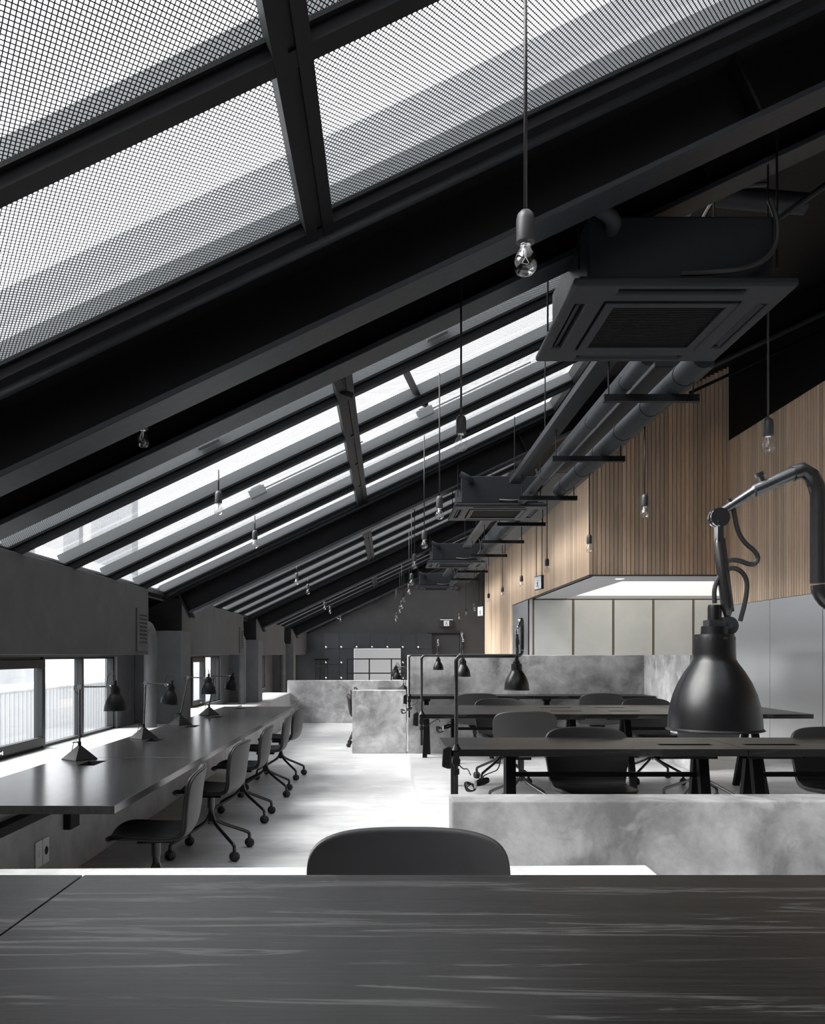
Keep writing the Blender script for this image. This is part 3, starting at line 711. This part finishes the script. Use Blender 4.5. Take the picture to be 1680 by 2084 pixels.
def desk_lamp(loc, dr, lean, h, arm, drop, tilt, label, group, turn=0):
    t = thing('desk_lamp', label, 'lamp', loc, group=group); O = Vector(loc); up = Vector((0,0,1)); A = Vector((dr*math.cos(R(turn)), math.sin(R(turn)), 0)); sd = A.cross(up)
    ap = O+up*.088; n = 4; rr = .112
    b = MB(); ring = [O+Vector((rr*math.cos(R(90*k+8)), rr*math.sin(R(90*k+8)), 0)) for k in range(4)]; tp = [ap+Vector((.012*math.cos(R(90*k+8)), .012*math.sin(R(90*k+8)), 0)) for k in range(4)]
    b.add([p+up*.004 for p in ring]+tp+ring, [(0,1,5,4),(1,2,6,5),(2,3,7,6),(3,0,4,7),(4,5,6,7),(8,9,1,0),(9,10,2,1),(10,11,3,2),(11,8,0,3),(11,10,9,8)])
    b.build('base', M['lamp_small'], t)
    T = O+A*lean+up*h
    MB().cyl(ap-up*.004, T, .0068, 10).build('stem', M['tube'], t, True)
    MB().cyl(ap-up*.01, ap+up*.025, .011, 12).bar(ap+up*.02, ap+up*.022-A*.035+sd*.03, .008, .006).build('stem_lock', M['lamp_small'], t, True)
    j = MB()
    for s in (-.006, .006): j.cyl(T+sd*(s-.002), T+sd*(s+.002), .016, 16)
    j.build('joint', M['gunmetal'], t, True)
    E = T+A*arm-up*drop; d = (E-T).normalized()
    a = MB().cyl(T, E, .0055, 10).build('arm', M['tube'], t, True)
    MB().cyl(E-d*.004, E+d*.02, .0085, 10).build('arm_ferrule', M['chrome'], a, True)
    MB().cyl(E+sd*-.009, E+sd*.009, .013, 14).build('joint', M['gunmetal'], t, True)
    Mx = Matrix.Rotation(R(tilt), 3, sd)
    c = E+A*.045+Mx @ Vector((0,0,-.008)); shade(t, c, .0735, Mx, 'lamp_small')
    cp = c+Mx @ Vector((0,0,.045))
    MB().bar(E+A*.01, c+Mx @ Vector((0,0,.012)), .01, .014).build('shade_bracket', M['lamp_small'], t)
    MB().tube(smoothpath([cp, cp+up*.035, cp+up*.055-A*.02, cp+up*.03-A*.05, E-A*.01+up*.01], 3), .0026, 6).build('cord', M['rubber'], t, True)
    MB().tube(smoothpath([T+A*.01, T-A*.03+up*.012, T-A*.038-up*.02, T-A*.005-up*.05], 2), .0026, 6).build('cord', M['rubber'], t, True)
    MB().tube(smoothpath([ap+up*.02, ap-A*.035+up*.035, ap-A*.045-up*.02, O-A*.06+up*.03, O-A*.10+up*.004], 2), .0026, 6).build('cord', M['rubber'], t, True)
    return t
G = 'desk lamps on the window bench'
desk_lamp((-1.975, 5.53, ZL), 1, .0, .465, .185, -.003, 0, 'black desk lamp in front of the strip window, nearest the pale low wall', G)
desk_lamp((-1.955, 6.92, ZL), 1, .015, .445, .165, .015, -8, 'black desk lamp standing before the downpipe, shade tipped forward', G)
desk_lamp((-1.985, 8.27, ZL), 1, .075, .455, .155, .004, 0, 'black desk lamp with leaning stem, before the pier', G)
desk_lamp((-1.985, 9.62, ZL), 1, .055, .435, .165, -.0, -10, 'black desk lamp before the second strip window', G)
for k, y in enumerate((13.6, 15.2, 16.8)):
    desk_lamp((.33, y, ZL), -1, -.03, .44, .15, .0, 8*k, 'black desk lamp behind the concrete block wall, '+['next to it', 'middle of three', 'farthest of three'][k], 'lamps behind the block wall', 12*k)
# ------------------------------------------------------------------ bare bulb pendants
SOCK = MB().lathe([(0,.165),(.012,.163),(.020,.154),(.0232,.140),(.0235,.085),(.0225,.082),(.0,.082)], (0,0,0), 20).mesh('lamp_holder', M['socket'], True)
BULB = MB().lathe([(.0130,.086),(.0138,.074),(.017,.064),(.0245,.052),(.0288,.040),(.030,.030),(.0285,.018),(.022,.007),(.012,.0015),(.0,.0)], (0,0,0), 24).mesh('bulb', M['bulb'], True)
FIL = MB().tube([(0,0,.088),(0,0,.055),(0,0,.048)], [.0055,.0035,.002], 8).tube([(0,0,.048),(.009,0,.032),(.004,.002,.030),(-.004,-.002,.030),(-.009,0,.032),(0,0,.048)], .0008, 5).mesh('filament', M['filament'], True)
CAPM = MB().cyl((0,0,.074),(0,0,.084),.0137,16).mesh('screw_cap', M['chrome'], True)
CORD = MB().cyl((0,0,0),(0,0,1),.0048,8).mesh('cord', M['rubber'], True)
def pendant(px, py, label, group, h=.95):
    d = h*FPX/(VPY-py); p = at(px, py, d)
    t = thing('pendant_bulb', label, 'pendant lamp', (p.x, p.y, p.z-.03), group=group)
    zt = 2.798 if 5.2 < p.y < 8.3 and p.x < 1.78 and p.x > 1.6 else 3.0 if 1.62 < p.x < 2.0 and p.y > 5.2 else roofz(p.x)-.004   # the timber-wall row hangs from the flat duct
    top = zt-(p.z-.03)
    c = raw('cord', CORD, t, (0,0,.16)); c.scale = (1,1,top-.16)
    raw('lamp_holder', SOCK, t); b = raw('bulb', BULB, t); raw('filament', FIL, b); raw('screw_cap', CAPM, b)
g1, g2, g3 = 'bulbs in the row over the bench edge', 'bulbs in the row over the aisle', 'bulbs in the row along the timber wall'
L1 = ['hanging between the two nearest roof beams', 'in front of the second skylight, over the bench', 'beside the lower end of the second skylight']
for k, (x, y) in enumerate([(291,898), (445,1040), (519,1110)]): pendant(x, y, 'bare clear bulb on a short cord '+L1[k], g1)
for x, y in [(604,1186), (627,1206), (661,1238), (672,1246), (688,1258), (693.5,1263)]: pendant(x, y, 'small bare bulb on a short cord far along the sloping beams', g1)
L2 = ['largest bare bulb on a long cord crossing the first skylight', 'bare bulb on a long cord before the second skylight', 'bare bulb on a pale cord near the second cassette unit', 'bare bulb on a long cord left of the second cassette unit']
for k, (x, y) in enumerate([(1070,537), (939,905), (895,1049), (864,1110)]): pendant(x, y, L2[k], g2, .985 if k == 0 else .95)
for x, y in [(844,1152), (838,1187), (833,1206), (822,1222), (818,1236), (814,1245), (808,1257), (806,1262.5)]: pendant(x, y, 'small bare bulb of the receding middle row before the dark end wall', g2)
L3 = ['bare bulb with grey holder before the timber beside the steel wall', 'bare bulb before the timber fascia over the pantry', 'bare bulb at the timber corner', 'bare bulb next to the hanging exit sign', 'bare bulb before the pale end of the timber wall']
for k, (x, y) in enumerate([(1564,910), (1313,1046), (1200,1118), (1114,1161), (1062,1191)]): pendant(x, y, L3[k], g3)
for x, y in [(1023,1211), (995,1223), (966,1241), (949,1250), (935,1259)]: pendant(x, y, 'small bare bulb at the far end of the timber wall row', g3)

# ------------------------------------------------------------------ ceiling cassette units
def ac_unit():
    t = thing('ceiling_cassette', 'x', 'air conditioner', (0,0,0), group='ceiling cassette units')
    a = .475; i = .30
    hs = [(-.27,.27,-.425,-.385), (-.27,.27,.385,.425), (-.425,-.385,-.27,.27), (.385,.425,-.27,.27), (-i,i,-i,i)]
    MB().slab(-a, a, -a, a, 0, .035, hs).build('panel', M['acplastic'], t, bevel=.012)
    MB().slab(-a+.03, a-.03, -a+.03, a-.03, .035, .05, [(-i,i,-i,i)]).build('panel_back', M['acgrille'], t)
    gr = MB().slab(-i+.006, i-.006, -i+.006, i-.006, -.006, .02, [(-.25,.25,-.25,.25)]).build('grille_frame', M['acplastic'], t, bevel=.004)
    g = MB().box(-.25, .25, -.25, .25, .016, .02)
    for k in range(26): g.box(-.25, .25, -.25+k*.0196, -.243+k*.0196, .004, .016)
    g.build('grille', M['acgrille'], gr)
    for k in range(4):
        o = MB().hexa([(-.255,-.418,.004),(.255,-.418,.004),(.255,-.396,.016),(-.255,-.396,.016),(-.255,-.418,.009),(.255,-.418,.009),(.255,-.396,.021),(-.255,-.396,.021)]).build('louver', M['acplastic'], t); o.rotation_euler = (0,0,R(90*k))
    MB().box(-.40, .40, -.40, .40, .05, .33).build('casing', M['duct'], t, bevel=.01)
    for x in (-.43, .43):
        for y in (-.36, .36): MB().cyl((x,y,.12),(x,y,.46 if x < 0 else .80),.005,6).build('hanger_rod', M['steel_black'], t)
    MB().tube(smoothpath([(-.30,-.40,.27),(-.30,-.46,.27),(-.34,-.50,.29),(-.42,-.50,.33)], 2), .032, 12).build('drain_elbow', M['lagging'], t, True)
    MB().tube(smoothpath([(.0,-.40,.08),(.15,-.46,.06),(.30,-.44,.09),(.40,-.42,.18),(.41,-.41,.30),(.38,-.40,.40)], 3), .012, 8).build('flex_cable', M['rubber'], t, True)
    return t
ac0 = ac_unit()
for k, (x, y, l) in enumerate([(1.265, 4.09, 'charcoal ceiling cassette air conditioner over the first clamp-lamp table'), (1.175, 9.33, 'charcoal ceiling cassette air conditioner before the timber corner'), (1.16, 14.7, 'dark ceiling cassette air conditioner near the far timber wall'), (1.15, 19.9, 'small-looking ceiling cassette air conditioner by the dark end wall')]):
    o = ac0 if k == 0 else copy_tree(ac0); o.location = (x, y, 2.79 if k else 2.815); o['label'] = l

# ------------------------------------------------------------------ services along the timber wall
def pipe(name, pts, r, label, mat='lagging', bands=0, cat='pipe'):
    t = thing(name, label, cat, tuple(Vector(pts[0])))
    MB().tube(pts, r, 16).build('run', M[mat], t, True)
    a, b = Vector(pts[0]), Vector(pts[-1])
    for k in range(bands):
        c = a.lerp(b, (k+.5)/bands); d = (b-a).normalized(); MB().cyl(c-d*.012, c+d*.012, r*1.06, 16).build('band', M['duct'], t, True)
    return t
pipe('lagged_pipe', [(1.70,4.6,2.86),(1.68,8.35,2.86)], .066, 'thick grey lagged pipe before the timber fascia', bands=6)
pipe('lagged_pipe', [(1.40,4.6,2.85),(1.40,8.9,2.85)], .042, 'thin grey lagged pipe beside the thick one', bands=5)
pipe('lagged_pipe', [(1.52,9.9,2.85),(1.52,14.0,2.85)], .055, 'grey lagged pipe run beyond the second cassette unit', bands=5)
pipe('lagged_pipe', [(1.45,15.3,2.85),(1.45,19.2,2.85)], .055, 'grey lagged pipe run beyond the third cassette unit', bands=4)
o = thing('air_duct', 'flat grey sheet-metal duct running above the lagged pipes', 'duct', (1.6, 12, 3.0))
for k in range(6): MB().box(1.62, 1.985, 5.2+3*k, 8.19+3*k, 3.0, 3.22).build('duct_section', M['duct'], o, bevel=.006)
TR = MB().box(-.30,.26,-.021,.021,0,.041).mesh('channel', M['steel_black']); RD = MB().cyl((0,0,0),(0,0,.80),.005,6).mesh('rod', M['steel_black']); RS = MB().cyl((0,0,0),(0,0,.218),.005,6).mesh('rod', M['steel_black'])
for k, y in enumerate((5.07, 6.64, 8.3, 9.95, 11.5, 13.1, 15.6, 17.2)):
    t = thing('pipe_hanger', 'black channel hanger under the lagged pipes', 'bracket', (1.58, y, 2.752), group='trapeze hangers under the pipes')
    raw('channel', TR, t)
    raw('rod', RS, t, (-.27,0,.03)); raw('rod', RS, t, (.23,0,.03))
for k, (a, b) in enumerate([(4.9, 8.75), (9.95, 14.1), (15.2, 19.2)]):
    t = thing('cable_tray', ['slim black cable tray beside the thick lagged pipe', 'slim black cable tray beyond the second cassette unit', 'slim black cable tray beyond the third cassette unit'][k], 'cable tray', (1.31, (a+b)/2, 3.0))
    MB().box(1.25, 1.37, a, b, 3.0, 3.006).box(1.25, 1.256, a, b, 3.006, 3.05).box(1.364, 1.37, a, b, 3.006, 3.05).build('channel', M['duct'], t)
    for y in (a+.3, (a+b)/2, b-.3): MB().cyl((1.26,y,3.03),(1.26,y,roofz(1.26)-.003),.005,6).build('rod', M['steel_black'], t)
pipe('conduit', [at(1404,800,9.32), at(1690,667,9.32)], .017, 'thin black conduit sloping up across the timber fascia', 'steel_black')
pipe('cross_pipe', [at(1150,372,4.6), at(1640,415,4.6)], .055, 'dark pipe crossing the ceiling above the first cassette unit', 'duct')
t = thing('flex_hose', 'grey flexible hose beside the first cassette unit', 'hose', tuple(at(1490,548,4.4)))
MB().tube(smoothpath([at(1488,552,4.4), at(1510,510,4.4), at(1560,462,4.4), at(1620,420,4.4), at(1720,350,4.4)], 3), .016, 10).build('run', M['lagging'], t, True)
t = thing('flex_hose', 'black cable loop slung above the first cassette unit', 'cable', tuple(at(1300,560,4.4)))
MB().tube(smoothpath([at(1225,560,4.5), at(1300,545,4.5), at(1370,530,4.5), at(1420,470,4.5), at(1450,410,4.5), at(1490,380,4.5), at(1560,375,4.5)], 3), .013, 8).build('run', M['rubber'], t, True)
# struts from the beams, window motors above the mesh
def strut(a, b, label, w=.05):
    t = thing('roof_strut', label, 'strut', tuple(a)); MB().bar(a, b, w, .012).build('plate', M['steel_black'], t)
    d = (Vector(b)-Vector(a)); MB().bar(Vector(b)-d*.02+Vector((-.02,0,0)), Vector(b)+Vector((.05,0,-.02)), .05, .03).build('foot', M['steel_black'], t)
strut(at(778,655,5.35), at(856,818,6.3), 'flat black strut dropping past the second skylight')
strut(at(655,712,4.35), at(700,800,4.9), 'flat black strut at the cross bar of the second skylight')
strut(at(797,1065,14.3), at(820,1100,15.4), 'small black strut far along the roof')
for k, (s, y, l) in enumerate([(-1.18, 5.25, 'grey window motor above the mesh near the pier'), (-1.13, 7.02, 'grey window motor above the mesh, lower panel'), (.36, 5.25, 'dark window motor above the mesh over the aisle'), (.38, 7.02, 'dark window motor above the mesh over the aisle, farther panel')]):
    t = thing('window_motor', l, 'window opener', (0, y, RZ), rot=ROT)
    MB().box(s-.07, s+.07, -.05, -.005, .03, .10).build('housing', M['fin'], t, bevel=.006)
    MB().box(s-.04, s+.05, -.045, -.01, .10, .108).build('lug', M['fin'], t)
    MB().cyl((s+.07,-.03,.07),(s+.95,-.03,.07),.007,8).build('rod', M['fin'], t)

# ------------------------------------------------------------------ downpipes and louvres on the left wall
for k in range(3):
    yo = 5.4*k; zb = (.55,.472,LOW)[k]
    t = thing('downpipe', ['round grey downpipe standing on the ledge behind the second desk lamp', 'round grey downpipe past the second strip window', 'round grey downpipe in the far corner'][k], 'pipe', (-2.33, 8.48+yo, zb))
    c = Vector((-2.33, 8.48+yo, 1.36)); rb = .16
    MB().tube([(-2.33,8.48+yo,zb),(-2.33,8.48+yo,1.37)], .062, 20).build('shaft', M['pier'], t, True)
    MB().tube(arc((-2.33,8.48+yo-rb,1.37), rb, 0, 90, (0,1,0), (0,0,1), 8)+[Vector((-2.33,8.124+yo,1.37+rb))], .0645, 20).build('elbow', M['pier'], t, True)
    if k < 2:
        t = thing('louvre_vent', ['tall slotted grey vent panel beside the first downpipe elbow', 'tall slotted grey vent panel beside the second downpipe elbow'][k], 'vent', (XB, 7.9+yo, 1.29))
        y0, y1, z0, z1 = 7.72+yo, 8.07+yo, 1.295, 1.685
        hs = [(y0+.07, y1-.05, z0+.07+.035*i, z0+.088+.035*i) for i in range(8)]
        m = MB().slab(y0, y1, z0, z1, 0, .012, hs); m.v = [(XB+c_, a_, b_) for a_, b_, c_ in m.v]; m.build('cover', M['plaster'], t, bevel=.002)
        MB().box(XB+.0005, XB+.002, y0+.05, y1-.03, z0+.05, z1-.05).build('backing', M['slot'], t)
        for h in hs:
            MB().hexa([(XB+.002,h[0],h[2]+.006),(XB+.014,h[0],h[2]-.004),(XB+.014,h[1],h[2]-.004),(XB+.002,h[1],h[2]+.006),(XB+.002,h[0],h[2]+.009),(XB+.014,h[0],h[2]-.001),(XB+.014,h[1],h[2]-.001),(XB+.002,h[1],h[2]+.009)]).build('slat', M['plaster'], t)

# ------------------------------------------------------------------ locker end
YL = YB-.42; sc = FPX/YL
def lx(px): return (px-VPX)/sc
t = thing('locker_block', 'charcoal locker wall with small round knobs across the end of the room', 'lockers', (0, YB-.2, LOW))
x0 = lx(660); p = .427
MB().box(x0, x0+7*p+.01, YL+.02, YB-.002, LOW, 1.857).build('carcass', M['locker'], t)
DM = MB().box(.004, p-.004, -.0, .018, .004, p-.004).mesh('door', M['locker']); KM = MB().lathe([(0,-.03),(.016,-.028),(.018,-.02),(.008,-.012),(.008,0)], (0,0,0), 12, Matrix.Rotation(R(-90), 3, 'X')).mesh('knob', M['chrome'], True)
for i in range(7):
    for j in range(4):
        o = raw('door', DM, t, (x0+i*p+.005-0, YL-(YB-.2), 1.857-(j+1)*p-LOW)); k = raw('knob', KM, o, (.05, .0, .05)); k.scale = (1.5,1.5,1.5)
KM2 = None
t = thing('white_board', 'glossy pale board standing before the lockers, mirroring the windows', 'board', (lx(768), YL-.12, .35))
MB().box(lx(722), lx(815), YL-.13, YL-.11, .35, EYE+12/sc).build('panel', M['board'], t)
MB().box(lx(721), lx(816), YL-.11, YL-.09, .33, EYE+13/sc).build('rim', M['white'], t)
MB().box(lx(735), lx(739), YL-.14, YL-.05, LOW, .36).box(lx(798), lx(802), YL-.14, YL-.05, LOW, .36).build('foot', M['steel_black'], t)
t = thing('door_1', None, None, (lx(905), YB-.03, LOW), kind='structure')
MB().box(lx(878), lx(938), YB-.05, YB-.012, LOW, 1.83).build('leaf', M['locker'], t)
MB().box(lx(872), lx(877), YB-.07, YB-.001, LOW, 1.88).box(lx(939), lx(944), YB-.07, YB-.001, LOW, 1.88).box(lx(872), lx(944), YB-.07, YB-.001, 1.84, 1.88).build('frame', M['steel_black'], t)
t = thing('coat_stand', 'slim black coat stand with splayed legs before the lockers', 'coat stand', (at(655,1340,21).x, 21, LOW))
for px0, px1 in ((643,639), (652,650), (666,670), (660,663)):
    a = at(px0, 1343, 21); b = at(px1, 1333+1.43*FPX/21, 21+(.18 if px0 in (652, 666) else -.12)); b.z = LOW; MB().cyl(a, b, .014, 8).build('leg', M['lagging'], t, True)
MB().bar(at(640,1342,21), at(670,1342,21), .05, .03).build('top_rail', M['steel_black'], t)
MB().bar(at(642,1356,21), at(669,1356,21), .02, .015).build('rail', M['gunmetal'], t)
t = thing('steel_rail', 'thin black tubular rail frame behind the wide concrete wall', 'railing', (at(770,1340,19.5).x, 19.5, LOW))
for px in (707, 752, 797, 842):
    a = at(px, 1341, 19.5); MB().cyl(a, (a.x, a.y, LOW), .014, 8).build('post', M['steel_black'], t, True)
for py in (1341, 1370): MB().cyl(at(706,py,19.5), at(843,py,19.5), .013, 8).build('rail', M['steel_black'], t, True)

# ------------------------------------------------------------------ exit signs
def man(m, c, ux, uy, s, d):
    """running figure + door block pictogram made of small raised bars"""
    c = Vector(c); ux = Vector(ux); uy = Vector(uy); n = ux.cross(uy)
    def seg(a, b, w): m.bar(c+ux*(a[0]*s)+uy*(a[1]*s)+n*d, c+ux*(b[0]*s)+uy*(b[1]*s)+n*d, w*s, .004, n)
    seg((-.05,.18), (.02,-.08), .12); seg((.02,-.08), (.2,-.2), .07); seg((.2,-.2), (.14,-.4), .07); seg((.0,-.08), (-.16,-.22), .07); seg((-.16,-.22), (-.34,-.2), .06)
    seg((-.04,.15), (.16,.08), .05); seg((-.06,.16), (-.22,.04), .05); seg((.0,.27), (.05,.36), .1)
def hanging_sign(px, py, d, w, h, label, rz):
    p = at(px, py, d); t = thing('exit_sign', label, 'exit sign', (p.x, p.y, p.z), rotz=rz)
    MB().box(-w/2, w/2, -.02, .02, -h/2, h/2).build('case', M['steel_grey'], t, bevel=.004)
    MB().box(-w/2+.012, w/2-.012, -.024, -.02, -h/2+.012, h/2-.012).build('face', M['glow_sign'], t)
    m = MB(); man(m, (0,-.026,-.02), (1,0,0), (0,0,1), h*.75, 0); m.build('running_figure', M['sign_dark'], t)
    top = roofz(p.x)-p.z
    for x in (-w*.4, w*.4): MB().cyl((x,0,h/2),(x,0,top),.006,6).build('hanger', M['steel_black'], t)
hanging_sign(1098, 1186, 13.0, .30, .21, 'white exit sign hung on two rods before the timber wall', R(-80))
hanging_sign(980, 1244, 19.0, .30, .22, 'small white exit sign hung near the dark end wall', R(-72))
p = at(909, 1268, YB-.03); t = thing('exit_sign', 'exit sign box fixed to the dark end wall above the door', 'exit sign', (p.x, YB-.04, p.z))
MB().box(p.x-.19, p.x+.19, YB-.06, YB-.002, p.z-.11, p.z+.11).build('case', M['steel_grey'], t, bevel=.004)
MB().box(p.x-.075, p.x+.075, YB-.066, YB-.06, p.z-.085, p.z+.065).build('face', M['glow_sign'], t)
MB().box(p.x-.18, p.x+.18, YB-.066, YB-.06, p.z+.085, p.z+.103).build('strip', M['glow_sign'], t)
m = MB(); man(m, (p.x, YB-.067, p.z-.01), (1,0,0), (0,0,1), .16, 0); m.build('running_figure', M['sign_dark'], t)
